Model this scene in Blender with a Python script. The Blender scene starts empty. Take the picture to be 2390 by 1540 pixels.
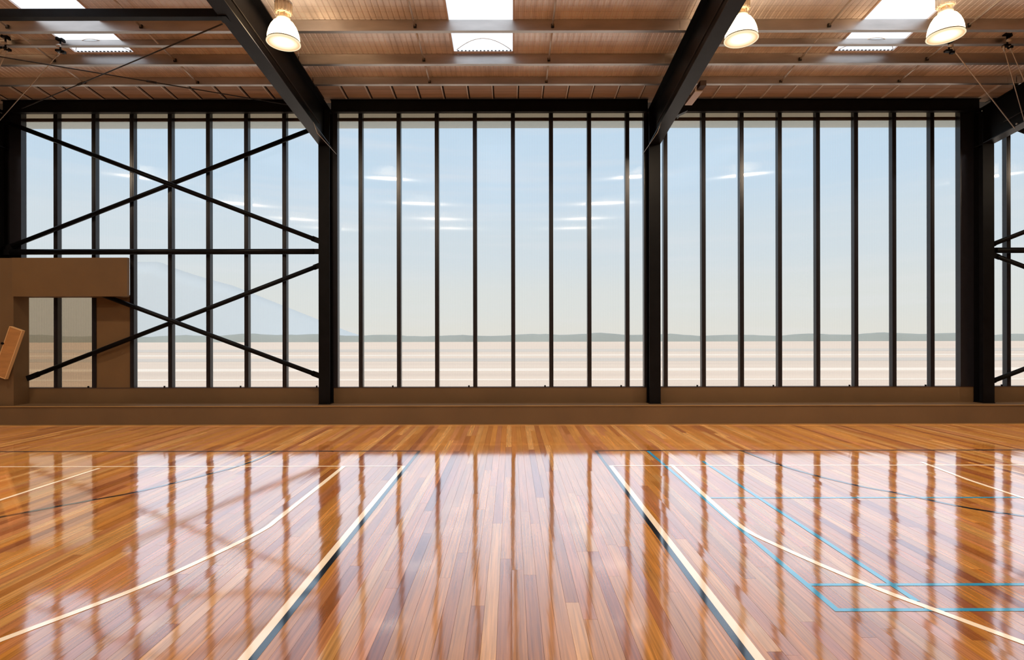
import bpy, bmesh, math, random
from mathutils import Vector, Matrix
random.seed(7)
S = bpy.context.scene
C = S.collection

# ------------------------------------------------------------------ camera, world, exposure
F = 1300.0; CX = 1193.0; HY = 784.0; H = 1.6          # focal length in pixels, vanishing point, eye height
cam = bpy.data.objects.new('camera', bpy.data.cameras.new('camera'))
C.objects.link(cam); S.camera = cam
cam.data.sensor_width = 36.0; cam.data.lens = 36.0*F/2390
cam.data.shift_x = 2.0/2390; cam.data.shift_y = 14.0/2390
cam.location = (0, 0, H); cam.rotation_euler = (math.radians(90), math.radians(0.10), 0)
cam.data.clip_start = 0.05; cam.data.clip_end = 2000

S.view_settings.view_transform = 'Standard'; S.view_settings.look = 'None'
S.view_settings.gamma = 1; S.view_settings.exposure = 0.0
S.view_settings.use_curve_mapping = False
S.cycles.max_bounces = 10; S.cycles.diffuse_bounces = 5; S.cycles.glossy_bounces = 5
S.cycles.transparent_max_bounces = 16; S.cycles.sample_clamp_indirect = 6

SKY = 1.16            # strength of the sky
LAMP_W = 78.0        # watts of each high bay lamp, downwards
def world():
    w = bpy.data.worlds.new('world'); S.world = w; w.use_nodes = True
    nt = w.node_tree; nt.nodes.clear(); N = nt.nodes; L = nt.links
    out = N.new('ShaderNodeOutputWorld'); bg = N.new('ShaderNodeBackground')
    tc = N.new('ShaderNodeTexCoord'); sep = N.new('ShaderNodeSeparateXYZ')
    L.new(tc.outputs['Generated'], sep.inputs[0])
    r = N.new('ShaderNodeValToRGB'); r.color_ramp.interpolation = 'EASE'
    e = r.color_ramp.elements
    e[0].position = 0.0; e[0].color = (0.72, 0.71, 0.64, 1)
    e[1].position = 1.0; e[1].color = (1.25, 1.34, 1.45, 1)
    for p, c in ((0.06, (0.68, 0.71, 0.68)), (0.15, (0.60, 0.69, 0.74)), (0.27, (0.50, 0.66, 0.80)), (0.42, (0.48, 0.66, 0.83)), (0.7, (0.95, 1.05, 1.18))):
        q = e.new(p); q.color = (*c, 1)
    L.new(sep.outputs[2], r.inputs[0])
    mp = N.new('ShaderNodeMapping'); mp.inputs['Scale'].default_value = (1.6, 1.6, 34)
    nz = N.new('ShaderNodeTexNoise'); nz.inputs['Scale'].default_value = 1.7; nz.inputs['Detail'].default_value = 5
    L.new(tc.outputs['Generated'], mp.inputs[0]); L.new(mp.outputs[0], nz.inputs[0])
    rr = N.new('ShaderNodeMapRange'); rr.inputs[1].default_value = 0.5; rr.inputs[2].default_value = 0.8
    rr.inputs[3].default_value = 0; rr.inputs[4].default_value = 0.35
    L.new(nz.outputs[0], rr.inputs[0])
    mx = N.new('ShaderNodeMix'); mx.data_type = 'RGBA'
    mx.inputs[7].default_value = (0.76, 0.76, 0.78, 1)
    L.new(rr.outputs[0], mx.inputs[0]); L.new(r.outputs[0], mx.inputs[6])
    L.new(mx.outputs[2], bg.inputs[0]); bg.inputs[1].default_value = SKY
    L.new(bg.outputs[0], out.inputs[0])
world()
sun = bpy.data.objects.new('sun', bpy.data.lights.new('sun', 'SUN')); C.objects.link(sun)
sun.data.energy = 2.6; sun.data.angle = math.radians(2); sun.data.color = (1.0, 0.95, 0.88)
sun.rotation_euler = (math.radians(36), 0, math.radians(-14))      # high, from behind the hall: it never enters the glass wall

# ------------------------------------------------------------------ helpers
def P(px, py, d):
    """point of the hall seen at pixel (px,py) of the photograph at depth d"""
    return Vector(((px-CX)/F*d, d, H+(HY-py)/F*d))
def X(px, d): return (px-CX)/F*d
def Z(py, d): return H+(HY-py)/F*d
def G(px, py):
    d = F*H/(py-HY); return Vector(((px-CX)/F*d, d, 0))

class MB:
    def __init__(s): s.bm = bmesh.new()
    def box(s, x0, x1, y0, y1, z0, z1, M=None):
        v = [s.bm.verts.new((M @ Vector(p)) if M else p) for p in
             ((x0,y0,z0),(x1,y0,z0),(x1,y1,z0),(x0,y1,z0),(x0,y0,z1),(x1,y0,z1),(x1,y1,z1),(x0,y1,z1))]
        for f in ((3,2,1,0),(4,5,6,7),(0,1,5,4),(1,2,6,5),(2,3,7,6),(3,0,4,7)):
            s.bm.faces.new([v[i] for i in f])
        return s
    def tube(s, a, b, r, n=8, r2=None, cap=True, smooth=True):
        a = Vector(a); b = Vector(b); r2 = r if r2 is None else r2
        t = (b-a).normalized(); u = t.orthogonal().normalized(); w = t.cross(u)
        A = [s.bm.verts.new(a+(u*math.cos(2*math.pi*i/n)+w*math.sin(2*math.pi*i/n))*r) for i in range(n)]
        B = [s.bm.verts.new(b+(u*math.cos(2*math.pi*i/n)+w*math.sin(2*math.pi*i/n))*r2) for i in range(n)]
        for i in range(n):
            f = s.bm.faces.new((A[i],A[(i+1)%n],B[(i+1)%n],B[i])); f.smooth = smooth
        if cap: s.bm.faces.new(A[::-1]); s.bm.faces.new(B)
        return s
    def lathe(s, prof, n=40, o=(0,0,0)):
        o = Vector(o); rings = []
        for r, z in prof:
            rings.append([s.bm.verts.new(o+Vector((r*math.cos(2*math.pi*i/n), r*math.sin(2*math.pi*i/n), z))) for i in range(n)])
        for a, b in zip(rings, rings[1:]):
            for i in range(n):
                f = s.bm.faces.new((a[i],a[(i+1)%n],b[(i+1)%n],b[i])); f.smooth = True
        return s
    def prism(s, poly, x0, x1):
        """closed polygon in (y,z), swept along x"""
        A = [s.bm.verts.new((x0,y,z)) for y,z in poly]; B = [s.bm.verts.new((x1,y,z)) for y,z in poly]
        n = len(poly)
        for i in range(n): s.bm.faces.new((A[i],A[(i+1)%n],B[(i+1)%n],B[i]))
        s.bm.faces.new(A[::-1]); s.bm.faces.new(B)
        return s
    def build(s, name, mat, parent=None, loc=None):
        bmesh.ops.recalc_face_normals(s.bm, faces=s.bm.faces)
        me = bpy.data.meshes.new(name); s.bm.to_mesh(me); s.bm.free()
        if mat: me.materials.append(mat)
        o = bpy.data.objects.new(name, me); C.objects.link(o)
        if parent: o.parent = parent
        if loc: o.location = loc
        return o
def tag(o, label=None, cat=None, group=None, kind=None):
    if label: o['label'] = label
    if cat: o['category'] = cat
    if group: o['group'] = group
    if kind: o['kind'] = kind
    return o
def empty(name, loc=(0,0,0)):
    o = bpy.data.objects.new(name, None); C.objects.link(o); o.location = loc; o.empty_display_size = 0.1
    return o
def copy_tree(o, parent=None):
    c = o.copy(); C.objects.link(c)
    if parent: c.parent = parent
    for ch in [x for x in o.children]: copy_tree(ch, c)
    return c

def mat(name, col, rough=0.5, metal=0.0, noise=None, bump=None, spec=0.5, var=0.0):
    m = bpy.data.materials.new(name); m.use_nodes = True
    nt = m.node_tree; b = nt.nodes['Principled BSDF']; N = nt.nodes; L = nt.links
    b.inputs['Base Color'].default_value = (*col, 1); b.inputs['Roughness'].default_value = rough
    b.inputs['Metallic'].default_value = metal; b.inputs['Specular IOR Level'].default_value = spec
    if noise:
        sc, amt = noise[:2]; st = noise[2] if len(noise) > 2 else (1,1,1)
        g = N.new('ShaderNodeNewGeometry'); mp = N.new('ShaderNodeMapping'); mp.inputs['Scale'].default_value = st
        n = N.new('ShaderNodeTexNoise'); n.inputs['Scale'].default_value = sc; n.inputs['Detail'].default_value = 6
        L.new(g.outputs['Position'], mp.inputs[0]); L.new(mp.outputs[0], n.inputs[0])
        mr = N.new('ShaderNodeMapRange'); mr.inputs[1].default_value = 0.3; mr.inputs[2].default_value = 0.7
        mr.inputs[3].default_value = 1-amt; mr.inputs[4].default_value = 1+amt
        L.new(n.outputs[0], mr.inputs[0])
        last = mr.outputs[0]
        if var:
            oi = N.new('ShaderNodeObjectInfo'); r2 = N.new('ShaderNodeMapRange'); r2.inputs[3].default_value = 1-var; r2.inputs[4].default_value = 1+var
            L.new(oi.outputs['Random'], r2.inputs[0]); mu = N.new('ShaderNodeMath'); mu.operation = 'MULTIPLY'
            L.new(last, mu.inputs[0]); L.new(r2.outputs[0], mu.inputs[1]); last = mu.outputs[0]
        v = N.new('ShaderNodeVectorMath'); v.operation = 'SCALE'; v.inputs[0].default_value = col
        L.new(last, v.inputs['Scale']); L.new(v.outputs[0], b.inputs['Base Color'])
        if bump:
            bp = N.new('ShaderNodeBump'); bp.inputs['Strength'].default_value = bump; bp.inputs['Distance'].default_value = 0.01
            L.new(n.outputs[0], bp.inputs['Height']); L.new(bp.outputs[0], b.inputs['Normal'])
    return m
M_black = mat('black_steel', (0.0045, 0.0042, 0.0048), 0.40, 0, (6, 0.25), None, 0.12)
M_bplate = mat('black_plate', (0.008, 0.008, 0.010), 0.38, 0, (9, 0.25), None, 0.3)
M_mull = mat('charcoal_aluminium', (0.016, 0.015, 0.019), 0.30, 0.3, (8, 0.15), None, 0.6)
M_wall = mat('brown_painted_block', (0.14, 0.075, 0.027), 0.75, 0, (1.3, 0.10), 0.15)
M_panel = mat('brown_board', (0.15, 0.078, 0.025), 0.7, 0, (2.0, 0.08))
M_bead = mat('timber_bead', (0.34, 0.19, 0.06), 0.5, 0, (10, 0.2, (0.2,1,1)))
M_galv = mat('galvanised_steel', (0.50, 0.46, 0.43), 0.40, 0.95, (5, 0.18, (0.25,1,1)))
M_rod = mat('thin_steel_rod', (0.62, 0.55, 0.48), 0.4, 0.3)
M_drod = mat('dark_rod', (0.03, 0.025, 0.022), 0.5, 0.2)
M_cable = mat('pale_cable', (0.55, 0.48, 0.40), 0.4, 0.4)
M_housing = mat('cast_aluminium', (0.90, 0.78, 0.60), 0.45, 0.15, (12, 0.2))
M_batten = mat('soffit_batten', (0.80, 0.72, 0.64), 0.45, 0.2)
M_soffit = mat('soffit_board', (0.52, 0.40, 0.31), 0.6, 0, (3, 0.12, (0.15,4,1)), None, 0.5, 0.08)
M_pale = mat('pale_metal', (0.72, 0.60, 0.52), 0.5, 0.0)
M_board = mat('tan_board', (0.44, 0.20, 0.062), 0.5, 0, (5, 0.12, (1,1,4)))
M_boarde = mat('light_edge', (0.72, 0.42, 0.18), 0.5)
M_dark = mat('dark_gap_and_shadow', (0.02, 0.012, 0.006), 0.8)
M_ext = mat('eave_lining', (0.60, 0.44, 0.27), 0.7)
M_rail = mat('rust_brown_rail', (0.06, 0.03, 0.018), 0.7)

def foil_mat():
    m = mat('foil_roof_lining', (0.60, 0.50, 0.44), 0.30, 0.30)
    nt = m.node_tree; N = nt.nodes; L = nt.links; b = N['Principled BSDF']
    g = N.new('ShaderNodeNewGeometry'); sp = N.new('ShaderNodeSeparateXYZ'); L.new(g.outputs['Position'], sp.inputs[0])
    def line(sock, period, width, off=0.0):
        a = N.new('ShaderNodeMath'); a.operation = 'MULTIPLY_ADD'; a.inputs[1].default_value = 1/period; a.inputs[2].default_value = 100+off
        L.new(sock, a.inputs[0]); f = N.new('ShaderNodeMath'); f.operation = 'FRACT'; L.new(a.outputs[0], f.inputs[0])
        c = N.new('ShaderNodeMath'); c.operation = 'LESS_THAN'; c.inputs[1].default_value = width; L.new(f.outputs[0], c.inputs[0])
        return c.outputs[0]
    l1 = line(sp.outputs[0], 0.0855, 0.07); l2 = line(sp.outputs[1], 0.115, 0.07)
    ad = N.new('ShaderNodeMath'); ad.operation = 'MAXIMUM'; L.new(l1, ad.inputs[0]); L.new(l2, ad.inputs[1])
    oi = N.new('ShaderNodeObjectInfo')
    nz = N.new('ShaderNodeTexNoise'); nz.inputs['Scale'].default_value = 2.2; nz.inputs['Detail'].default_value = 5
    mp = N.new('ShaderNodeMapping'); mp.inputs['Scale'].default_value = (3.5, 0.7, 1)
    L.new(g.outputs['Position'], mp.inputs[0]); L.new(mp.outputs[0], nz.inputs[0])
    k = N.new('ShaderNodeMath'); k.operation = 'MULTIPLY_ADD'; k.inputs[1].default_value = 0.22; k.inputs[2].default_value = 0.80
    L.new(oi.outputs['Random'], k.inputs[0])
    k2 = N.new('ShaderNodeMath'); k2.operation = 'MULTIPLY_ADD'; k2.inputs[1].default_value = 0.7; k2.inputs[2].default_value = 0.65
    L.new(nz.outputs[0], k2.inputs[0])
    k3 = N.new('ShaderNodeMath'); k3.operation = 'MULTIPLY'; L.new(k.outputs[0], k3.inputs[0]); L.new(k2.outputs[0], k3.inputs[1])
    k4 = N.new('ShaderNodeMath'); k4.operation = 'MULTIPLY_ADD'; k4.inputs[1].default_value = -0.22; k4.inputs[2].default_value = 1
    L.new(ad.outputs[0], k4.inputs[0])
    k5 = N.new('ShaderNodeMath'); k5.operation = 'MULTIPLY'; L.new(k3.outputs[0], k5.inputs[0]); L.new(k4.outputs[0], k5.inputs[1])
    v = N.new('ShaderNodeVectorMath'); v.operation = 'SCALE'; v.inputs[0].default_value = (1.08, 0.98, 0.93)
    L.new(k5.outputs[0], v.inputs['Scale']); L.new(v.outputs[0], b.inputs['Base Color'])
    bp = N.new('ShaderNodeBump'); bp.inputs['Strength'].default_value = 0.35; bp.inputs['Distance'].default_value = 0.006
    L.new(nz.outputs[0], bp.inputs['Height']); L.new(bp.outputs[0], b.inputs['Normal'])
    return m
M_foil = foil_mat()

def pane_mat(name, tint, milky, refl=0.06, streak=0.0):
    m = bpy.data.materials.new(name); m.use_nodes = True; nt = m.node_tree; nt.nodes.clear(); N = nt.nodes; L = nt.links
    out = N.new('ShaderNodeOutputMaterial')
    tr = N.new('ShaderNodeBsdfTransparent'); tl = N.new('ShaderNodeBsdfTranslucent'); gl = N.new('ShaderNodeBsdfAnisotropic')
    tl.inputs[0].default_value = (0.9, 0.92, 0.95, 1)
    gl.inputs['Color'].default_value = (1, 1, 1, 1); gl.inputs['Roughness'].default_value = 0.09; gl.inputs['Anisotropy'].default_value = 0.75
    tg = N.new('ShaderNodeCombineXYZ'); tg.inputs[0].default_value = 0; tg.inputs[2].default_value = 1
    L.new(tg.outputs[0], gl.inputs['Tangent'])
    # fine vertical flutes of the twin wall sheet
    g = N.new('ShaderNodeNewGeometry'); sp = N.new('ShaderNodeSeparateXYZ'); L.new(g.outputs['Position'], sp.inputs[0])
    a = N.new('ShaderNodeMath'); a.operation = 'MULTIPLY'; a.inputs[1].default_value = 1/0.032; L.new(sp.outputs[0], a.inputs[0])
    f = N.new('ShaderNodeMath'); f.operation = 'PINGPONG'; f.inputs[1].default_value = 0.5; L.new(a.outputs[0], f.inputs[0])
    mr = N.new('ShaderNodeMapRange'); mr.inputs[1].default_value = 0.0; mr.inputs[2].default_value = 0.12
    mr.inputs[3].default_value = 1-streak; mr.inputs[4].default_value = 1.0
    L.new(f.outputs[0], mr.inputs[0])
    v = N.new('ShaderNodeVectorMath'); v.operation = 'SCALE'; v.inputs[0].default_value = tint
    L.new(mr.outputs[0], v.inputs['Scale']); L.new(v.outputs[0], tr.inputs[0])
    m1 = N.new('ShaderNodeMixShader'); m1.inputs[0].default_value = milky
    L.new(tr.outputs[0], m1.inputs[1]); L.new(tl.outputs[0], m1.inputs[2])
    m2 = N.new('ShaderNodeMixShader'); m2.inputs[0].default_value = refl
    L.new(m1.outputs[0], m2.inputs[1]); L.new(gl.outputs[0], m2.inputs[2])
    L.new(m2.outputs[0], out.inputs[0])
    return m
M_pane = pane_mat('twinwall_pane', (0.98, 0.98, 0.98), 0.08, 0.014, 0.05)
M_smoke = pane_mat('bronze_pane', (0.70, 0.60, 0.48), 0.08, 0.05, 0.16)
M_sky = pane_mat('skylight_sheet', (0.92, 0.94, 0.96), 0.93, 0.03, 0.03)
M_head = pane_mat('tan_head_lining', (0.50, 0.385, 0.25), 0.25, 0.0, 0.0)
M_eave_shadow = pane_mat('eave_shadow_flashing', (0.74, 0.66, 0.56), 0.10, 0.0, 0.0)

def emit_mat(name, c_in, c_out, s_in, s_out, axis_z=False):
    m = bpy.data.materials.new(name); m.use_nodes = True; nt = m.node_tree; nt.nodes.clear(); N = nt.nodes; L = nt.links
    out = N.new('ShaderNodeOutputMaterial'); em = N.new('ShaderNodeEmission')
    tc = N.new('ShaderNodeTexCoord'); sp = N.new('ShaderNodeSeparateXYZ'); L.new(tc.outputs['Object'], sp.inputs[0])
    r = N.new('ShaderNodeValToRGB'); e = r.color_ramp.elements
    e[0].position = 0; e[1].position = 1
    e[0].color = (*[c*s_in for c in c_in], 1); e[1].color = (*[c*s_out for c in c_out], 1)
    if axis_z:
        mr = N.new('ShaderNodeMapRange'); mr.inputs[1].default_value = 0.28; mr.inputs[2].default_value = 0.0
        L.new(sp.outputs[2], mr.inputs[0]); L.new(mr.outputs[0], r.inputs[0])
        q = e.new(0.75); q.color = e[0].color
    else:
        cb = N.new('ShaderNodeCombineXYZ'); L.new(sp.outputs[0], cb.inputs[0]); L.new(sp.outputs[1], cb.inputs[1])
        ln = N.new('ShaderNodeVectorMath'); ln.operation = 'LENGTH'; L.new(cb.outputs[0], ln.inputs[0])
        mr = N.new('ShaderNodeMapRange'); mr.inputs[1].default_value = 0.09; mr.inputs[2].default_value = 0.2
        L.new(ln.outputs['Value'], mr.inputs[0]); L.new(mr.outputs[0], r.inputs[0])
    L.new(r.outputs[0], em.inputs[0]); em.inputs[1].default_value = 1
    L.new(em.outputs[0], out.inputs[0])
    return m
M_shade = emit_mat('glowing_prismatic_shade', (1, 0.72, 0.42), (1, 0.62, 0.30), 13.0, 5.0, True)
M_lens = emit_mat('glowing_lens', (1, 0.82, 0.58), (1, 0.58, 0.27), 2.2, 0.9)
M_band = mat('shade_seam', (0.10, 0.05, 0.02), 0.6)
M_rim = emit_mat('glowing_rim', (1, 0.85, 0.55), (1, 0.85, 0.55), 1.0, 1.0)

def varnish(m, normal=None):
    """thick gloss lacquer: strong mirror at grazing angles over the colour beneath"""
    nt = m.node_tree; N = nt.nodes; L = nt.links; b = N['Principled BSDF']; out = N['Material Output']
    lw = N.new('ShaderNodeLayerWeight'); lw.inputs['Blend'].default_value = 0.5
    r = N.new('ShaderNodeValToRGB'); e = r.color_ramp.elements
    e[0].position = 0.0; e[0].color = (0.05, 0.05, 0.05, 1); e[1].position = 1.0; e[1].color = (0.95, 0.95, 0.95, 1)
    for p, c in ((0.35, 0.10), (0.50, 0.17), (0.58, 0.35), (0.66, 0.60), (0.74, 0.78), (0.80, 0.86)):
        q = e.new(p); q.color = (c*0.97, c*0.99, c*1.03, 1)
    g = N.new('ShaderNodeBsdfGlossy'); g.inputs['Roughness'].default_value = 0.075
    L.new(lw.outputs['Facing'], r.inputs[0]); L.new(r.outputs[0], g.inputs['Color'])
    if normal: L.new(normal, g.inputs['Normal'])
    a = N.new('ShaderNodeAddShader'); L.new(b.outputs[0], a.inputs[0]); L.new(g.outputs[0], a.inputs[1]); L.new(a.outputs[0], out.inputs[0])
def wood_mat():
    m = bpy.data.materials.new('varnished_boards'); m.use_nodes = True
    nt = m.node_tree; N = nt.nodes; L = nt.links; b = N['Principled BSDF']
    at = N.new('ShaderNodeAttribute'); at.attribute_name = 'tone'
    g = N.new('ShaderNodeNewGeometry'); mp = N.new('ShaderNodeMapping'); mp.inputs['Scale'].default_value = (70, 1.6, 1)
    off = N.new('ShaderNodeVectorMath'); off.operation = 'MULTIPLY_ADD'; off.inputs[1].default_value = (0, 37, 91)
    L.new(at.outputs['Color'], off.inputs[0]); L.new(g.outputs['Position'], off.inputs[2])
    L.new(off.outputs[0], mp.inputs[0])
    n = N.new('ShaderNodeTexNoise'); n.inputs['Scale'].default_value = 1.0; n.inputs['Detail'].default_value = 7; n.inputs['Distortion'].default_value = 0.4
    L.new(mp.outputs[0], n.inputs[0])
    mr = N.new('ShaderNodeMapRange'); mr.inputs[1].default_value = 0.28; mr.inputs[2].default_value = 0.72
    mr.inputs[3].default_value = 0.66; mr.inputs[4].default_value = 1.28
    L.new(n.outputs[0], mr.inputs[0])
    v = N.new('ShaderNodeVectorMath'); v.operation = 'SCALE'; L.new(at.outputs['Color'], v.inputs[0]); L.new(mr.outputs[0], v.inputs['Scale'])
    L.new(v.outputs[0], b.inputs['Base Color'])
    b.inputs['Roughness'].default_value = 0.45
    b.inputs['Specular IOR Level'].default_value = 0.0
    n2 = N.new('ShaderNodeTexNoise'); n2.inputs['Scale'].default_value = 1.0; n2.inputs['Detail'].default_value = 3
    mp2 = N.new('ShaderNodeMapping'); mp2.inputs['Scale'].default_value = (14, 2.2, 1)
    L.new(g.outputs['Position'], mp2.inputs[0]); L.new(mp2.outputs[0], n2.inputs[0])
    bp = N.new('ShaderNodeBump'); bp.inputs['Strength'].default_value = 0.26; bp.inputs['Distance'].default_value = 0.0012
    L.new(n2.outputs[0], bp.inputs['Height']); varnish(m, bp.outputs[0])
    return m
M_wood = wood_mat()
def paint(name, col):
    m = mat(name, col, 0.4)
    b = m.node_tree.nodes['Principled BSDF']
    b.inputs['Specular IOR Level'].default_value = 0.0; varnish(m)
    return m
M_lwhite = paint('white_line_paint', (0.85, 0.74, 0.58)); M_lblack = paint('black_line_paint', (0.008, 0.011, 0.016))
M_lblue = paint('blue_line_paint', (0.035, 0.27, 0.46)); M_lnavy = paint('navy_line_paint', (0.012, 0.022, 0.04))

# ------------------------------------------------------------------ dimensions
CW = [-15.65, -9.54, -3.447, 2.654, 8.81, 14.9]       # column lines
DW = 10.5                                            # face of the window wall
ZS = 0.625; ZL = 0.346                               # sill, ledge
SL = 0.1038; RH = H+5.525                            # roof pitch, roof height over the camera
def roof(d): return RH - SL*d
def raft(d): return H+3.53+SL*(10.3-d)               # underside of the rafters
XL, XR, DB = -15.7, 15.7, -9.0
MP = 0.7188; MX0 = X(130, DW)

# ------------------------------------------------------------------ exterior
ex = mat('dry_grass_field', (0.56, 0.435, 0.335), 0.9, 0, (1.0, 0.10, (0.02, 0.35, 1)))
tag(MB().box(-600, 600, 10.95, 900, -0.32, -0.05).build('ground', ex), kind='structure')
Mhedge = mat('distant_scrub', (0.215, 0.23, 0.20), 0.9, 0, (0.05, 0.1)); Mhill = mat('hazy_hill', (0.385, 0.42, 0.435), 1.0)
def ridge(name, d, x0, x1, h, m, n, var, thick, label, cat):
    bm = MB().bm; vs = []
    for i in range(n+1):
        x = x0+(x1-x0)*i/n; t = i/n
        z = h(x)*(1+var*(random.random()-0.5))
        vs.append([bm.verts.new((x, d, -0.1)), bm.verts.new((x, d+thick*0.3, z*0.8)), bm.verts.new((x, d+thick*0.5, z)), bm.verts.new((x, d+thick, -0.1))])
    for a, b in zip(vs, vs[1:]):
        for j in range(3):
            f = bm.faces.new((a[j], b[j], b[j+1], a[j+1])); f.smooth = True
    q = MB(); q.bm.free(); q.bm = bm
    return tag(q.build(name, m), label, cat, kind='stuff' if cat == 'scrub' else 'structure')
M_track = mat('pale_gravel', (0.66, 0.56, 0.46), 0.9, 0, (1.0, 0.08, (0.03, 0.5, 1))); M_fallow = mat('grey_stubble', (0.46, 0.395, 0.33), 0.9, 0, (1.0, 0.10, (0.02, 0.3, 1)))
for y0, y1, m_ in ((26.0, 28.2, M_track), (20.5, 21.3, M_track), (36, 41, M_fallow), (58, 70, M_fallow), (46, 49, M_track)):
    tag(MB().box(-200, 200, y0, y1, -0.06, -0.035).build('ground_strip', m_), kind='structure')
ridge('scrub', 158, -260, 260, lambda x: 1.95+0.25*math.sin(x*0.07)+0.2*math.sin(x*0.31), Mhedge, 260, 0.10, 6, 'low grey green scrub along the horizon beyond the glass wall', 'scrub')
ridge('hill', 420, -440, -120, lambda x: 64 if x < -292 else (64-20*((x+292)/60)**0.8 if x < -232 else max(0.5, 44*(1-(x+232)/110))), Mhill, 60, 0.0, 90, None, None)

# ------------------------------------------------------------------ floor: slab, boards, court lines
M_sub = mat('sub_floor', (0.10, 0.05, 0.02), 0.8)
M_floorback = mat('rear_boards', (0.42, 0.21, 0.08), 0.35, 0, (3, 0.25, (8, 0.5, 1)))
floor = empty('floor'); tag(floor, kind='structure')
MB().box(XL, XR, DB, DW+0.02, -0.12, -0.0205).build('subfloor', M_sub, floor)
MB().box(XL, XR, DB, 0.4, -0.0204, 0.0).build('rear_boarding', M_floorback, floor)
W = 0.0805
tones = [((0.393, 0.164, 0.032), 5), ((0.432, 0.192, 0.045), 5), ((0.353, 0.135, 0.027), 4), ((0.463, 0.237, 0.075), 3), ((0.283, 0.095, 0.023), 2), ((0.401, 0.164, 0.059), 3), ((0.369, 0.143, 0.055), 2), ((0.219, 0.069, 0.024), 1)]
def tone():
    t = random.choices([a for a,_ in tones], [b for _,b in tones])[0]; k = random.uniform(0.86, 1.14)
    return tuple(c*k for c in t)
cells = []
x = -13.2
while x < 13.2:
    y = 0.4-random.uniform(0, 2.4)+0.0
    while y < 10.0:
        l = random.uniform(1.3, 3.8); y2 = min(y+l, 10.02)
        if 10.02-y2 < 0.35: y2 = 10.02
        a = max(y, 0.4)
        if y2-a > 0.05: cells.append((x, x+W, a, y2, tone(), random.gauss(0, 0.00016), random.gauss(0, 0.00012)))
        y = y2
    x += W
def size(c):
    xm = (c[0]+c[1])/2; lo = max(c[2], 2.76, abs(xm)*F/1193); hi = c[3]
    if hi <= lo: return 0
    return W*0.5*F*F*H*(1/lo**2-1/hi**2)
cells.sort(key=size, reverse=True)
def board(bm, layer, c, g=0.0006):
    x0, x1, y0, y1, t, tl, te = c
    vs = [(x0+g,y0+g,-0.02),(x1-g,y0+g,-0.02),(x1-g,y1-g,-0.02),(x0+g,y1-g,-0.02),
          (x0+g,y0+g,tl),(x1-g,y0+g,-tl),(x1-g,y1-g,-tl+te),(x0+g,y1-g,tl+te)]
    v = [bm.verts.new(p) for p in vs]
    for f in ((4,5,6,7),(0,1,5,4),(1,2,6,5),(2,3,7,6),(3,0,4,7)):
        fc = bm.faces.new([v[i] for i in f])
        for lp in fc.loops: lp[layer] = (*t, 1)
def boards(cs, name):
    bm = bmesh.new(); layer = bm.loops.layers.float_color.new('tone')
    for c in cs: board(bm, layer, c)
    me = bpy.data.meshes.new(name); bm.to_mesh(me); bm.free(); me.materials.append(M_wood)
    o = bpy.data.objects.new(name, me); C.objects.link(o); o.parent = floor
    return o
for c in cells[:296]: boards([c], 'floorboard')
tag(boards(cells[296:], 'far_floorboards'), kind='stuff')

def line(pts, w, m, name='court_line', smooth=False, pix=True, z=0.0012):
    """painted line, a flat ribbon along the floor"""
    p = [Vector((a.x, a.y, 0)) for a in ([G(*q) for q in pts] if pix else [Vector((*q, 0)) for q in pts])]
    if smooth:
        q = []
        e = [p[0]*2-p[1]]+p+[p[-1]*2-p[-2]]
        for i in range(1, len(e)-2):
            for k in range(8):
                t = k/8; a, b, c, d = e[i-1:i+3]
                q.append(0.5*((2*b)+(c-a)*t+(2*a-5*b+4*c-d)*t*t+(3*b-a-3*c+d)*t**3))
        q.append(p[-1]); p = q
    bm = bmesh.new(); A = []
    for i, v in enumerate(p):
        t = (p[min(i+1, len(p)-1)]-p[max(i-1, 0)]).normalized(); n = Vector((-t.y, t.x, 0))*w/2
        A.append((bm.verts.new(v+n+Vector((0,0,z))), bm.verts.new(v-n+Vector((0,0,z)))))
    for a, b in zip(A, A[1:]): bm.faces.new((a[0], b[0], b[1], a[1]))
    q = MB(); q.bm.free(); q.bm = bm
    o = q.build(name, m, floor)
    return o
LV = {}
def vline(x, w, d0, d1, m, lab, z=0.0012): tag(line([(x, d0), (x, d1)], w, m, pix=False, z=z), lab)
def hline(d, w, x0, x1, m, lab, z=0.0012): tag(line([(x0, d), (x1, d)], w, m, pix=False, z=z), lab)
vline(-1.330, 0.052, 0.2, 6.86, M_lwhite, 'white line of the left pair')
vline(-1.282, 0.042, 0.2, 7.78, M_lblack, 'black line of the left pair')
vline(1.178, 0.042, 0.2, 7.78, M_lblack, 'black line of the right pair')
vline(1.226, 0.052, 0.2, 6.86, M_lwhite, 'white line of the right pair')
hline(7.76, 0.05, -13, -1.28, M_lnavy, 'thin dark far line, left half', 0.0016); hline(7.76, 0.05, 1.18, 13, M_lnavy, 'thin dark far line, right half', 0.0016)
hline(6.86, 0.03, -13, -1.31, M_lwhite, 'thin white far line, left half', 0.0020); hline(6.86, 0.03, 1.21, 13, M_lwhite, 'thin white far line, right half', 0.0020)
vline(1.895, 0.04, 3.23, 7.76, M_lblue, 'inner blue side line', 0.0014); vline(2.44, 0.04, 3.35, 7.1, M_lblue, 'outer blue side line', 0.0014)
hline(3.245, 0.035, 1.875, 9, M_lblue, 'near blue end line', 0.0018); hline(3.574, 0.035, 1.9, 9, M_lblue, 'second blue line', 0.0018)
hline(5.49, 0.035, 1.9, 11, M_lblue, 'far blue line', 0.0018)
tag(line([(803,1087),(743,1135),(653,1206),(612,1236),(502,1291),(321,1371),(0,1492),(-160,1552)], 0.05, M_lwhite, smooth=True, z=0.0024), 'long white curve on the left')
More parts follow.
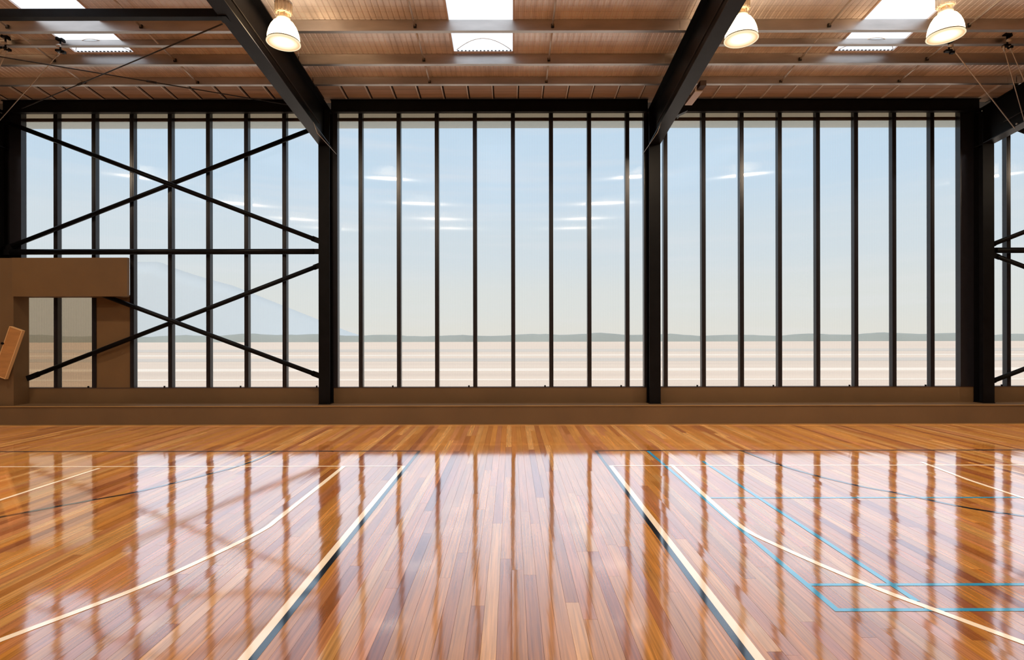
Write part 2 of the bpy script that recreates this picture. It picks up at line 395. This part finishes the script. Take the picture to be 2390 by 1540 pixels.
tag(line([(1566,1085),(1641,1154),(1728,1229),(1817,1276),(2017,1363),(2196,1431),(2390,1503),(2520,1550)], 0.05, M_lwhite, smooth=True, z=0.0024), 'long white curve on the right')
tag(line([(-150,1235),(0,1205),(201,1168),(321,1146),(477,1108),(577,1080),(642,1053)], 0.045, M_lblack, smooth=True, z=0.0028), 'black arc on the left')
tag(line([(1728,1052),(1850,1096),(1997,1134),(2091,1152),(2256,1187),(2390,1207),(2540,1232)], 0.045, M_lblack, smooth=True, z=0.0028), 'black arc on the right')
tag(line([(-60,1184),(0,1165),(232,1091)], 0.045, M_lwhite, z=0.0026), 'short slanting white line at left')
tag(line([(2150,1080),(2260,1122),(2390,1165),(2460,1187)], 0.045, M_lwhite, z=0.0026), 'short slanting white line at right')

# ------------------------------------------------------------------ walls
wf = empty('wall_front'); tag(wf, kind='structure')
MB().box(XL, XR, 10.02, DW+0.3, -0.12, ZL).build('lower_upstand', M_wall, wf)
MB().box(XL, XR, DW, DW+0.3, ZL, ZS).build('upper_upstand', M_wall, wf)
MB().box(XL, XR, DW-0.006, DW+0.1, ZS, ZS+0.012).build('sill_capping', M_rail, wf)
MB().box(XL, XR, 10.005, 10.022, ZL-0.008, ZL+0.006).build('ledge_edge', M_bead, wf)
tag(MB().box(XL, XR, 9.995, 10.02, 0.0, 0.018).build('baseboard_front', M_bead), kind='structure')
# solid wall beyond the glazed bays on both ends
MB().box(XL, CW[1]-0.1, DW, DW+0.2, ZS, roof(DW)).build('end_panel', M_wall, wf)
wl = empty('wall_left'); tag(wl, kind='structure')
MB().box(XL-0.2, XL, DB, 10.9, -0.12, 8.4).build('side_panel', M_wall, wl)
tag(MB().box(XR, XR+0.2, DB, 10.9, -0.12, 8.4).build('wall_right', M_wall), kind='structure')
tag(MB().box(XL, XR, DB-0.2, DB, -0.12, 8.4).build('wall_back', M_wall), kind='structure')
# masonry nib, bulkhead and infill panel in the left bay
XN = X(68, DW)
MB().box(XL, XN, 10.17, DW, ZL, Z(600, 10.17)).build('nib', M_wall, wl)
xb = X(300, 10.17); zb0, zb1 = Z(690, 10.17), Z(600, 10.17)
xe = X(301, DW)
b = MB().box(XN, xb, 10.14, 10.20, zb0, zb1).box(XN, xe, 10.20, DW, zb0, zb0+0.03).box(XN, xe, 10.20, DW, zb1-0.03, zb1)
b.build('bulkhead', M_panel, wl)
MB().box(X(222, DW), X(302, DW), DW+0.02, DW+0.08, ZS, zb0+0.05).build('infill_panel', M_panel, wl)

# ------------------------------------------------------------------ windows
ZT = Z(255, DW)
divs = []
for k in range(-1, 34):
    px = 130+89*k
    divs.append((MX0+MP*k, 0.038))
bays = [(CW[1], CW[2]), (CW[2], CW[3]), (CW[3], CW[4]), (CW[4], CW[5])]
jambs = {0: [(X(8, DW), X(52, DW))], 1: [(X(760, DW), X(789, DW)), (X(1503, DW), X(1528, DW))], 2: [(X(2240, DW), X(2290, DW))], 3: []}
for i, (a, bb) in enumerate(bays):
    w = empty('window_%d' % (i+1), ((a+bb)/2, DW, ZS)); tag(w, kind='structure')
    def put(mb, name, m):
        o = mb.build(name, m, w); o.location = (-(a+bb)/2, -DW, -ZS); return o
    solids = []
    for j0, j1 in jambs[i]:
        put(MB().box(j0, j1, DW-0.02, DW+0.1, ZS+0.012, ZT), 'jamb', M_mull); solids.append((j0, j1))
    for c, hw in divs:
        if a < c < bb and not any(s0-0.03 < c < s1+0.03 for s0, s1 in solids):
            o = put(MB().box(c-hw, c+hw, DW, DW+0.1, ZS+0.012, ZT).box(c-hw*0.45, c+hw*0.45, DW-0.006, DW+0.001, ZS+0.02, ZT-0.01), 'mullion', M_mull)
            solids.append((c-hw, c+hw))
    solids.sort()
    edges = [(a-0.01, a)]+solids+[(bb, bb+0.01)]
    for (s0, s1), (t0, t1) in zip(edges, edges[1:]):
        if t0-s1 < 0.03: continue
        x0, x1 = s1-0.004, t0+0.004
        def pane(z0, z1, m): put(MB().box(x0, x1, DW+0.085, DW+0.088, z0, z1), 'pane', m)
        mid = (x0+x1)/2
        if i == 0 and mid < X(300, DW):
            pane(zb1-0.2, ZT, M_pane)
            if mid < X(215, DW): pane(ZS+0.012, zb1-0.2, M_smoke)
        else: pane(ZS+0.012, ZT, M_pane)
    put(MB().box(a, bb, DW+0.088, DW+0.12, Z(282, DW+.1), Z(275, DW+.1)), 'transom', M_rail)
    put(MB().box(a, bb, DW+0.13, DW+0.16, Z(275, DW+.1), ZT+0.05), 'head_lining', M_head)
    put(MB().box(a, bb, DW+0.14, DW+0.144, Z(299, DW+.14), Z(280, DW+.14)), 'eave_shadow_flashing', M_eave_shadow)  # frosted tan strip, tinted to give the eave's shadow band
    x = a+0.35
    for k, (c, hw) in enumerate(divs):
        if a < c < bb and k % 2 == 0 and c > XN:
            put(MB().tube((c-0.12, DW+0.02, ZS+0.012), (c-0.12, DW+0.02, ZS+0.045), 0.016, 8), 'sill_bolt', M_black)
tag(MB().box(CW[5], XR, DW, DW+0.2, ZS, roof(DW)).build('trim_1', M_wall), kind='structure')

# ------------------------------------------------------------------ ceiling
ceil = empty('ceiling', (0, 0, 0)); tag(ceil, kind='structure')
def sheet(x0, x1, d0, d1, name, m, ribs=12, t=0.006, rib=0.005):
    bm = bmesh.new(); prof = []
    n = max(1, ribs); p = (x1-x0)/n
    for i in range(n):
        xx = x0+i*p
        prof += [(xx, 0), (xx+p*0.70, 0), (xx+p*0.78, rib), (xx+p*0.92, rib)]
    prof.append((x1, 0))
    A = [bm.verts.new((u, d0, roof(d0)+v)) for u, v in prof]; B = [bm.verts.new((u, d1, roof(d1)+v)) for u, v in prof]
    for i in range(len(prof)-1): bm.faces.new((A[i], A[i+1], B[i+1], B[i]))
    q = MB(); q.bm.free(); q.bm = bm
    return q.build(name, m, ceil)
def flat(x0, x1, d0, d1, dz0, dz1, name, m):
    bm = MB()
    v = [bm.bm.verts.new(p) for p in ((x0,d0,roof(d0)+dz0),(x1,d0,roof(d0)+dz0),(x1,d1,roof(d1)+dz0),(x0,d1,roof(d1)+dz0),(x0,d0,roof(d0)+dz1),(x1,d0,roof(d0)+dz1),(x1,d1,roof(d1)+dz1),(x0,d1,roof(d1)+dz1))]
    for f in ((3,2,1,0),(4,5,6,7),(0,1,5,4),(1,2,6,5),(2,3,7,6),(3,0,4,7)): bm.bm.faces.new([v[i] for i in f])
    return bm.build(name, m, ceil)
SKX = [-13.13, -7.03, -0.925, 5.20, 11.3]; SW = 0.97; DS = 9.02; DE = 9.74
M_over = mat('roof_cover', (0.3, 0.3, 0.3), 0.8)
for i, s in enumerate(SKX):
    if 0 <= i: 
        sheet(s, s+SW, DS, DE, 'roof_sheet', M_foil)
        flat(s, s+SW, DB, DS, 0.012, 0.016, 'skylight', M_sky)
        for xs in (s, s+SW): flat(xs-0.012, xs+0.012, DB, DS, -0.012, 0.03, 'skylight_flashing', M_pale)
        if i in (1, 2, 3):
            # curved closer behind the foot of the skylight, and its row of holes
            bm = MB(); n = 24; pts = []
            for k in range(n+1):
                u = k/n; pts.append((s+0.06+u*(SW-0.1), 8.93-0.29*math.sin(math.pi*u)**0.9))
            top = [bm.bm.verts.new((px_, dy, roof(dy)-0.014)) for px_, dy in pts]; base = [bm.bm.verts.new((px_, 8.94, roof(8.94)-0.014)) for px_, dy in pts]
            for k in range(n): bm.bm.faces.new((base[k], base[k+1], top[k+1], top[k]))
            bm.build('curved_closer', M_sky, ceil)
            eb = MB()
            for k in range(n): eb.tube((pts[k][0], pts[k][1], roof(pts[k][1])-0.012), (pts[k+1][0], pts[k+1][1], roof(pts[k+1][1])-0.012), 0.005, 5)
            eb.build('closer_edge', M_housing, ceil)
            hb = MB()
            for k in range(15):
                hx = s+0.07+k*(SW-0.13)/14; hb.box(hx, hx+0.026, 8.935, 8.955, roof(8.94)-0.02, roof(8.94)-0.004)
            hb.build('row_of_slots', M_dark, ceil)
        flat(s, s+SW, DS-0.045, DS, -0.012, 0.0, 'closer_strip', M_pale)
    nx = SKX[i+1] if i+1 < len(SKX) else XR+0.2
    n = 5 if i+1 < len(SKX) else 3
    for k in range(n):
        a = s+SW+k*(nx-s-SW)/n; bq = s+SW+(k+1)*(nx-s-SW)/n
        sheet(a, bq, DB, DE, 'roof_sheet', M_foil)
for k in range(2): sheet(XL-0.2+k*1.33, XL-0.2+(k+1)*1.33, DB, DE, 'roof_sheet', M_foil)
# soffit strip of boards with battens beside the window wall
for k in range(5):
    d0 = DE+k*0.156; flat(XL, XR, d0+0.003, d0+0.153, -0.03, -0.012, 'soffit_board', M_soffit)
flat(XL, XR, DE, DW+0.35, 0.02, 0.05, 'eave_sheet', M_dark)
x = -13.0
nb = 0
while x < 13:
    flat(x, x+0.02, DE-0.02, 10.36, -0.062, -0.03, 'batten', M_batten); flat(x+0.02, x+0.044, DE-0.02, 10.36, -0.034, -0.03, 'batten_shadow', M_dark); x += 0.452  # dark strip beside each batten is its shadow line, put in as colour

# ------------------------------------------------------------------ purlins (Z sections, lower flange towards the camera)
bayname = ['left braced bay', 'centre bay', 'right bay', 'far right braced bay']
def zsec(d, dep, fl=0.062, t=0.006):
    zt = roof(d)-0.004; zl = zt-dep
    return [(d+fl, zt), (d+fl, zt-t), (d+t, zt-t), (d+t, zl), (d-fl, zl), (d-fl, zl+0.016), (d-fl+t, zl+0.016), (d-fl+t, zl+t), (d, zl+t), (d, zt)]
rows = [(8.22, 0.195, 'farthest from the wall'), (9.05, 0.19, 'second from the wall'), (9.70, 0.155, 'nearest the wall')]
brid = {0: [-7.42, -5.45], 1: [-1.41, 0.62], 2: [4.70, 6.76], 3: [10.84, 12.9]}
for i in range(4):
    a, bq = bays[i][0]+0.0, bays[i][1]
    if i == 0: a = CW[0]
    for d, dep, wh in rows+([(8.67, 0.12, 'shallow one between deeper ones')] if i != 1 else []):
        p = empty('purlin', ((a+bq)/2, d, roof(d)))
        tag(p, 'galvanised purlin, %s, %s' % (bayname[i], wh), 'purlin', 'roof purlins')
        o = MB().prism(zsec(d, dep), a+0.006, bq-0.006).build('z_section', M_galv, p); o.location = -p.location
        for cx in (a+0.12, bq-0.12):
            if cx < CW[1]: continue
            o = MB().box(cx-0.035, cx+0.035, d-0.006, d-0.0005, roof(d)-dep+0.02, roof(d)-0.03).build('cleat', M_galv, p); o.location = -p.location
    for bx in brid[i]:
        g = empty('bridging_bar', (bx, 9, roof(9)-0.1))
        side = 'left' if bx == brid[i][0] else 'right'
        tag(g, 'thin bridging bar running between the purlins, %s one of the %s' % (side, bayname[i]), 'bridging bar', 'bridging bars')
        ds = [7.3]+[r[0] for r in rows]
        for d0, d1 in zip(ds, ds[1:]):
            z0, z1 = roof(d0)-0.10, roof(d1)-0.10
            o = MB().tube((bx, d0+0.01, z0), (bx, d1-0.01, z1), 0.014, 8).build('bar', M_rod, g); o.location = -g.location
            o = MB().box(bx-0.022, bx+0.022, d1-0.018, d1-0.002, z1-0.025, z1+0.025).build('lug', M_drod, g); o.location = -g.location

# ------------------------------------------------------------------ rafters and columns
rl = {1: 'black steel rafter at the far left, over the column beside the brown nib', 2: 'black steel rafter rising from the column between the braced bay and the centre bay',
      3: 'black steel rafter rising from the column between the centre and right bays', 4: 'black steel rafter at the upper right corner'}
cl = {1: 'black steel column at the far left behind the brown nib', 2: 'black steel column left of the centre bay', 3: 'black steel column right of the centre bay', 4: 'black steel column at the right end, beside the braced bay'}
RD = 0.68
def slope_box(mb, x0, x1, d0, d1, o0, o1):
    v = [mb.bm.verts.new(p) for p in ((x0,d0,raft(d0)+o0),(x1,d0,raft(d0)+o0),(x1,d1,raft(d1)+o0),(x0,d1,raft(d1)+o0),(x0,d0,raft(d0)+o1),(x1,d0,raft(d0)+o1),(x1,d1,raft(d1)+o1),(x0,d1,raft(d1)+o1))]
    for f in ((3,2,1,0),(4,5,6,7),(0,1,5,4),(1,2,6,5),(2,3,7,6),(3,0,4,7)): mb.bm.faces.new([v[i] for i in f])
    return mb
for i in (1, 2, 3, 4):
    xc = CW[i]
    r = empty('rafter', (xc, 5, raft(5))); tag(r, rl[i], 'rafter', 'roof rafters')
    def put(mb, name, m, par=r):
        o = mb.build(name, m, par); o.location = -par.location; return o
    d0, d1 = -8.9, DW
    put(slope_box(MB(), xc-0.103, xc+0.103, d0, 10.27, 0, 0.016), 'bottom_flange', M_bplate)
    put(slope_box(MB(), xc-0.103, xc+0.103, d0, d1-0.12, RD-0.016, RD), 'top_flange', M_black)
    put(slope_box(MB(), xc-0.007, xc+0.007, d0, d1-0.12, 0.016, RD-0.016), 'web', M_black)
    s = -1 if xc > 0 else 1
    for dd in [3.6+0.32*k for k in range(20)]:
        zc = raft(dd)+0.075
        put(MB().tube((xc+s*0.007, dd, zc), (xc+s*0.026, dd, zc), 0.016, 6, smooth=False), 'bolt', M_rod)
    for d, dep, wh in rows:
        put(MB().box(xc-0.045, xc+0.045, d+0.008, d+0.02, raft(d)+RD, roof(d)-0.03), 'purlin_cleat', M_black)
    # slim haunch rib standing off the web
    put(slope_box(MB(), xc+s*0.045-0.012, xc+s*0.045+0.012, 3.2, 9.9, 0.21, 0.222), 'web_rib', M_drod)
    c = empty('column', (xc, 10.38, ZL)); tag(c, cl[i], 'column', 'portal columns')
    putc = lambda mb, n, m: put(mb, n, m, c)
    zt = raft(10.3)
    putc(MB().box(xc-0.103, xc+0.103, 10.27, 10.285, ZL, zt+RD-0.03), 'front_flange', M_black)
    putc(MB().box(xc-0.103, xc+0.103, 10.475, 10.49, ZL, zt+RD-0.03), 'back_flange', M_black)
    putc(MB().box(xc-0.007, xc+0.007, 10.285, 10.475, ZL+0.012, zt+RD-0.03), 'web', M_bplate)
    putc(MB().box(xc-0.11, xc+0.11, 10.262, 10.495, ZL, ZL+0.012), 'base_plate', M_black)
    putc(MB().box(xc-0.10, xc-0.007, 10.285, 10.475, zt-0.008, zt+0.006).box(xc+0.007, xc+0.10, 10.285, 10.475, zt-0.008, zt+0.006), 'stiffener', M_bplate)
    if i in (2, 3):
        hx = xc+s*0.17
        q = empty('thin_wire', (hx, 9.9, H+3.43)); tag(q, 'thin pale wire beside the head of the column %s of the centre bay' % ('left' if i == 2 else 'right'), 'wire')
        o = MB().tube((hx, 9.45, H+3.44), (hx, DW, H+3.42), 0.0045, 6).build('strand', M_cable, q); o.location = -q.location
        o = MB().tube((hx, 9.44, H+3.435), (hx-s*0.07, 9.44, raft(9.44)+0.012), 0.0045, 6).build('hook', M_cable, q); o.location = -q.location

# eave beams between the columns
for i in range(4):
    a, bq = bays[i]; zb, zt = Z(260, 10.3), Z(231, 10.3)
    e = empty('eave_beam', ((a+bq)/2, 10.4, zb)); tag(e, 'black steel eave beam across the top of the glass in the %s' % bayname[i], 'beam', 'eave beams')
    for nm, mb in (('web', MB().box(a+.11, bq-.11, 10.34, 10.352, zb+0.012, zt-0.012)), ('lower_flange', MB().box(a+.11, bq-.11, 10.30, 10.39, zb, zb+0.012)), ('upper_flange', MB().box(a+.11, bq-.11, 10.30, 10.47, zt-0.012, zt))):
        o = mb.build(nm, M_black, e); o.location = -e.location

# ------------------------------------------------------------------ wall bracing
def brace(p, q, lab, r=0.042, name='brace', cat='brace', off=0.0):
    p = Vector(p); q = Vector(q); e = empty(name, (p+q)/2); tag(e, lab, cat)
    t = (q-p).normalized()
    def put(mb, n, m):
        o = mb.build(n, m, e); o.location = -e.location
    put(MB().tube(p+t*0.2, q-t*0.2, r, 14), 'tube', M_black)
    for c, s in ((p, 1), (q, -1)):
        M = Matrix.Translation(c+t*s*0.12) @ Matrix.Rotation(math.atan2(-t.z, t.x), 4, 'Y')
        put(MB().box(-0.12, 0.13, -0.006, 0.006, -0.05, 0.05, M), 'end_plate', M_black)
dA, dB = 10.335, 10.425
for bi, lab in ((0, 'left braced bay'), (3, 'far right braced bay')):
    ox = CW[4]-CW[1] if bi else 0
    xl, xr = CW[1]+0.0+ox+0.02, CW[2]+ox-0.02
    zz = lambda px, py: Z(py, 10.38)
    zA0, zA1 = Z(277, 10.38), Z(567, 10.38); zB0, zB1 = Z(580, 10.38), Z(286, 10.38)
    zC0, zC1 = Z(592, 10.38), Z(880, 10.38); zD0, zD1 = Z(900, 10.38), Z(612, 10.38)
    brace((xl, dA, zA0), (xr, dA, zA1), 'black tubular brace of the %s, upper pair, falling to the right' % lab)
    brace((xl, dB, zB0), (xr, dB, zB1), 'black tubular brace of the %s, upper pair, rising to the right' % lab)
    brace((xl if bi else XN+0.03, dA, zC0 if bi else zC0-0.206), (xr, dA, zC1), 'black tubular brace of the %s, lower pair, falling to the right' % lab)
    xd = xl if bi else XN+0.02; zd = zD0 if bi else Z(882, 10.38)
    brace((xd, dB, zd), (xr, dB, zD1), 'black tubular brace of the %s, lower pair, rising to the right' % lab)
    brace((xl, 10.38, Z(586, 10.38)), (xr, 10.38, Z(586, 10.38)), 'black horizontal strut halfway up the glass of the %s' % lab, 0.052, 'strut', 'strut')

# ------------------------------------------------------------------ left bay roof: tie beam and crossed rods
t = empty('tie_beam', (-6.5, 6.85, H+3.95)); tag(t, 'black steel tie beam spanning the left bay below the skylight', 'beam')
o = MB().box(CW[1]+0.12, CW[2]-0.11, 6.79, 6.88, H+3.90, H+4.0).build('tube', M_black, t); o.location = -t.location
o = MB().box(CW[2]-0.115, CW[2]-0.008, 6.76, 6.91, H+3.885, H+4.015).build('end_plate', M_black, t); o.location = -t.location
def rod(p, q, lab, r=0.009, m=M_drod, name='brace_rod', cat='rod'):
    p = Vector(p); q = Vector(q); e = empty(name, (p+q)/2); tag(e, lab, cat)
    o = MB().tube(p, q, r, 8).build('rod', m, e); o.location = -e.location
    t = (q-p).normalized(); mid = p.lerp(q, 0.62)
    o = MB().tube(mid-t*0.07, mid+t*0.07, r*2.1, 8).build('turnbuckle', m, e); o.location = -e.location
rod((CW[2]-0.09, 6.83, H+3.83), P(52, 251, 10.25), 'dark thin roof brace rod of the left bay falling to the left')
rod((CW[1]+0.1, 6.8, H+3.96), P(748, 256, 10.24), 'dark thin roof brace rod of the left bay falling to the right')

# ------------------------------------------------------------------ hoop stays: clamps on the purlins and their cables
def clamp(px, py, lab, d=8.58):
    c = P(px, py, d); e = empty('beam_clamp', c); tag(e, lab, 'clamp', 'black clamps on the purlins')
    MB().tube((0,0,-0.09), (0,0,0.10), 0.013, 8).build('stem', M_black, e)
    MB().box(-0.055, 0.05, -0.03, 0.03, 0.075, 0.10).box(-0.055, -0.02, -0.03, 0.03, 0.10, 0.118).box(0.03, 0.06, -0.03, 0.03, 0.05, 0.078).build('upper_jaw', M_black, e)
    MB().box(-0.06, 0.035, -0.03, 0.03, -0.10, -0.07).box(0.02, 0.075, -0.025, 0.025, -0.125, -0.09).build('lower_jaw', M_black, e)
    MB().tube((-0.03,-0.035,-0.02), (0.03,-0.035,-0.02), 0.022, 8).build('pulley', M_rod, e)
    return e
def cable(p, q, lab, r=0.0065):
    p = Vector(p); q = Vector(q); e = empty('stay_cable', (p+q)/2); tag(e, lab, 'cable', 'hoop stay cables')
    o = MB().tube(p, q, r, 6).build('strand', M_cable, e); o.location = -e.location
    t = (q-p).normalized(); o = MB().tube(p, p+t*0.09, r*2.2, 8).build('ferrule', M_cable, e); o.location = -e.location
clamp(142, 104, 'black clamp on the purlin at the end of the left skylight')
clamp(14, 98, 'black clamp at the left edge of the picture carrying two cables')
clamp(2352, 96, 'black clamp near the upper right corner carrying two cables')
clamp(2216, 108, 'small clamp just below the rightmost lamp', 8.56)
cable(P(140, 122, 8.56), (CW[1]+0.07, 10.1, Z(308, 10.1)), 'thin stay cable slanting down left from the clamp by the left skylight')
cable(P(10, 108, 8.56), P(-60, 235, 8.9), 'upper of two thin stay cables at the left edge')
cable(P(20, 110, 8.56), P(-40, 245, 9.1), 'lower of two thin stay cables at the left edge')
cable(P(2222, 112, 8.56), (CW[4]-0.07, 9.66, raft(9.66)-0.012), 'pale stay cable slanting down right from below the rightmost lamp', 0.009)
cable(P(2343, 110, 8.56), (CW[4]-0.09, 9.45, raft(9.45)-0.012), 'left of two thin stay cables at the upper right corner')
cable(P(2357, 108, 8.56), (CW[4]-0.03, 9.25, raft(9.25)-0.012), 'right of two thin stay cables at the upper right corner')

# ------------------------------------------------------------------ small fittings by the right hand rafter
f = empty('emergency_light', (3.06, 9.3, H+3.97)); tag(f, 'pale slim box light fixed beside the rafter right of the centre bay', 'light fitting')
MB().box(-0.062, 0.062, -0.24, 0.30, 0.0, 0.05).build('body', M_pale, f)
MB().box(-0.035, 0.06, -0.42, -0.25, 0.02, 0.10).build('end_cap', M_rail, f)
MB().box(-0.398, 0.0, 0.02, 0.06, 0.05, 0.062).build('bracket', M_black, f)
f = empty('wall_speaker', P(1583, 262, 9.9)); tag(f, 'small black speaker hung under the eave beam beside the right rafter', 'speaker')
Mr = Matrix.Rotation(math.radians(-25), 4, 'Y')
MB().box(-0.13, 0.15, -0.06, 0.08, -0.06, 0.05, Mr).build('cabinet', M_black, f)
MB().tube((0.05, 0.08, 0.0), (0.12, 0.42, 0.06), 0.02, 8).build('arm', M_black, f)
MB().tube((-0.1, -0.03, -0.03), (-0.19, -0.05, -0.13), 0.005, 6).build('lead', M_cable, f)

# tilted board at the left edge
f = empty('tilted_board', P(18, 822, 10.08)); tag(f, 'tan board hung tilted on the brown wall at the left edge', 'board')
f.rotation_euler = (0, math.radians(19.5), 0)
MB().box(-0.115, 0.105, 0.0, 0.05, -0.445, 0.46).build('panel', M_board, f)
MB().box(-0.128, -0.115, -0.008, 0.055, -0.458, 0.473).box(0.105, 0.118, -0.008, 0.055, -0.458, 0.473).build('side_edging', M_boarde, f)
MB().box(-0.115, 0.105, -0.008, 0.055, 0.46, 0.473).box(-0.115, 0.105, -0.008, 0.055, -0.458, -0.445).build('end_edging', M_boarde, f)
MB().tube((-0.135, -0.03, 0.14), (-0.135, 0.02, 0.14), 0.022, 8).build('knob', M_black, f)
MB().box(-0.05, 0.05, 0.05, 0.088, -0.05, 0.05).build('wall_bracket', M_black, f)

# ------------------------------------------------------------------ high bay lamps
def make_lamp():
    e = empty('high_bay_lamp')
    pr = [(0.207, 0.0), (0.207, 0.03), (0.202, 0.085), (0.188, 0.145), (0.164, 0.205), (0.130, 0.258), (0.088, 0.292), (0.07, 0.298)]
    MB().lathe(pr, 48).build('shade', M_shade, e)
    MB().lathe([(0.2115, 0.021), (0.2115, 0.009), (0.205, 0.009), (0.205, 0.021), (0.2115, 0.021)], 48).build('seam', M_band, e)
    MB().lathe([(0.212, -0.010), (0.217, -0.004), (0.214, 0.008), (0.200, 0.008), (0.200, -0.010), (0.212, -0.010)], 48).build('rim', M_rim, e)
    MB().lathe([(0.095, 0.010), (0.15, 0.004), (0.203, -0.004)], 48).build('lens', M_lens, e)
    n = MB()
    n.lathe([(0.072, 0.295), (0.088, 0.31), (0.088, 0.325), (0.072, 0.33)], 28)
    for k in range(6):
        a = k*math.pi/3; n.box(-0.008, 0.008, -0.006, 0.006, 0.32, 0.385, Matrix.Translation((0.078*math.cos(a), 0.078*math.sin(a), 0)))
    n.lathe([(0.0001, 0.33), (0.05, 0.33), (0.05, 0.38), (0.0001, 0.38)], 20)
    n.build('neck_cage', M_housing, e)
    g = MB(); g.lathe([(0.0001, 0.38), (0.092, 0.38), (0.10, 0.39), (0.10, 0.52), (0.0001, 0.52)], 28)
    for k in range(14):
        a = k*math.pi/7; g.box(0.096, 0.112, -0.004, 0.004, 0.395, 0.515, Matrix.Rotation(a, 4, 'Z'))
    g.build('gear_housing', M_housing, e)
    MB().lathe([(0.0001, 0.52), (0.112, 0.52), (0.112, 0.535), (0.085, 0.54), (0.085, 0.64), (0.0001, 0.64)], 28).build('ballast_cap', M_galv, e)
    MB().tube((0, 0, 0.64), (0, 0, 0.70), 0.012, 8).build('hanger', M_rod, e)
    ld = bpy.data.lights.new('lamp_light', 'AREA'); ld.shape = 'DISK'; ld.size = 0.2; ld.energy = LAMP_W; ld.color = (1.0, 0.80, 0.58)
    lo = bpy.data.objects.new('lamp_light', ld); C.objects.link(lo); lo.parent = e; lo.location = (0, 0, 0.0)
    lu = bpy.data.lights.new('added_uplight', 'AREA'); lu.shape = 'DISK'; lu.size = 0.5; lu.energy = 4.0; lu.color = (1.0, 0.78, 0.58)
    lo = bpy.data.objects.new('added_uplight', lu); C.objects.link(lo); lo.parent = e; lo.location = (0, 0, 0.56); lo.rotation_euler = (math.pi, 0, 0)  # unseen upward light, added over each lamp to brighten the roof sheets
    return e
dL = 7.4
lamp0 = make_lamp()
spots = [(X(663, dL), dL, Z(99, dL), 'glowing high bay lamp hanging right of the left rafter'),
         (X(1731, dL), dL, Z(93, dL), 'glowing high bay lamp partly behind the right rafter'),
         (X(2208, dL), dL, Z(86, dL), 'rightmost glowing high bay lamp, beside the right skylight')]
zl = Z(95, dL)  # lamps from here on are unseen, added to light the hall evenly
for yy in (2.6, -2.2, -6.6):
    for k, xx in enumerate((-9.0, -3.0, 3.07, 9.1)):
        spots.append((xx, yy, zl+SL*(dL-yy), 'added high bay lamp behind the camera, row at %s, %s' % ({2.6:'the middle', -2.2:'the rear', -6.6:'the back wall'}[yy], ('far left','left','right','far right')[k])))
spots.append((-9.05, dL, zl, 'added high bay lamp beyond the left edge of the picture'))
spots.append((11.9, dL, zl, 'added high bay lamp beyond the right edge of the picture'))
for i, (x_, y_, z_, lab) in enumerate(spots):
    o = lamp0 if i == 0 else copy_tree(lamp0)
    o.location = (x_, y_, z_); tag(o, lab, 'lamp', 'high bay lamps')
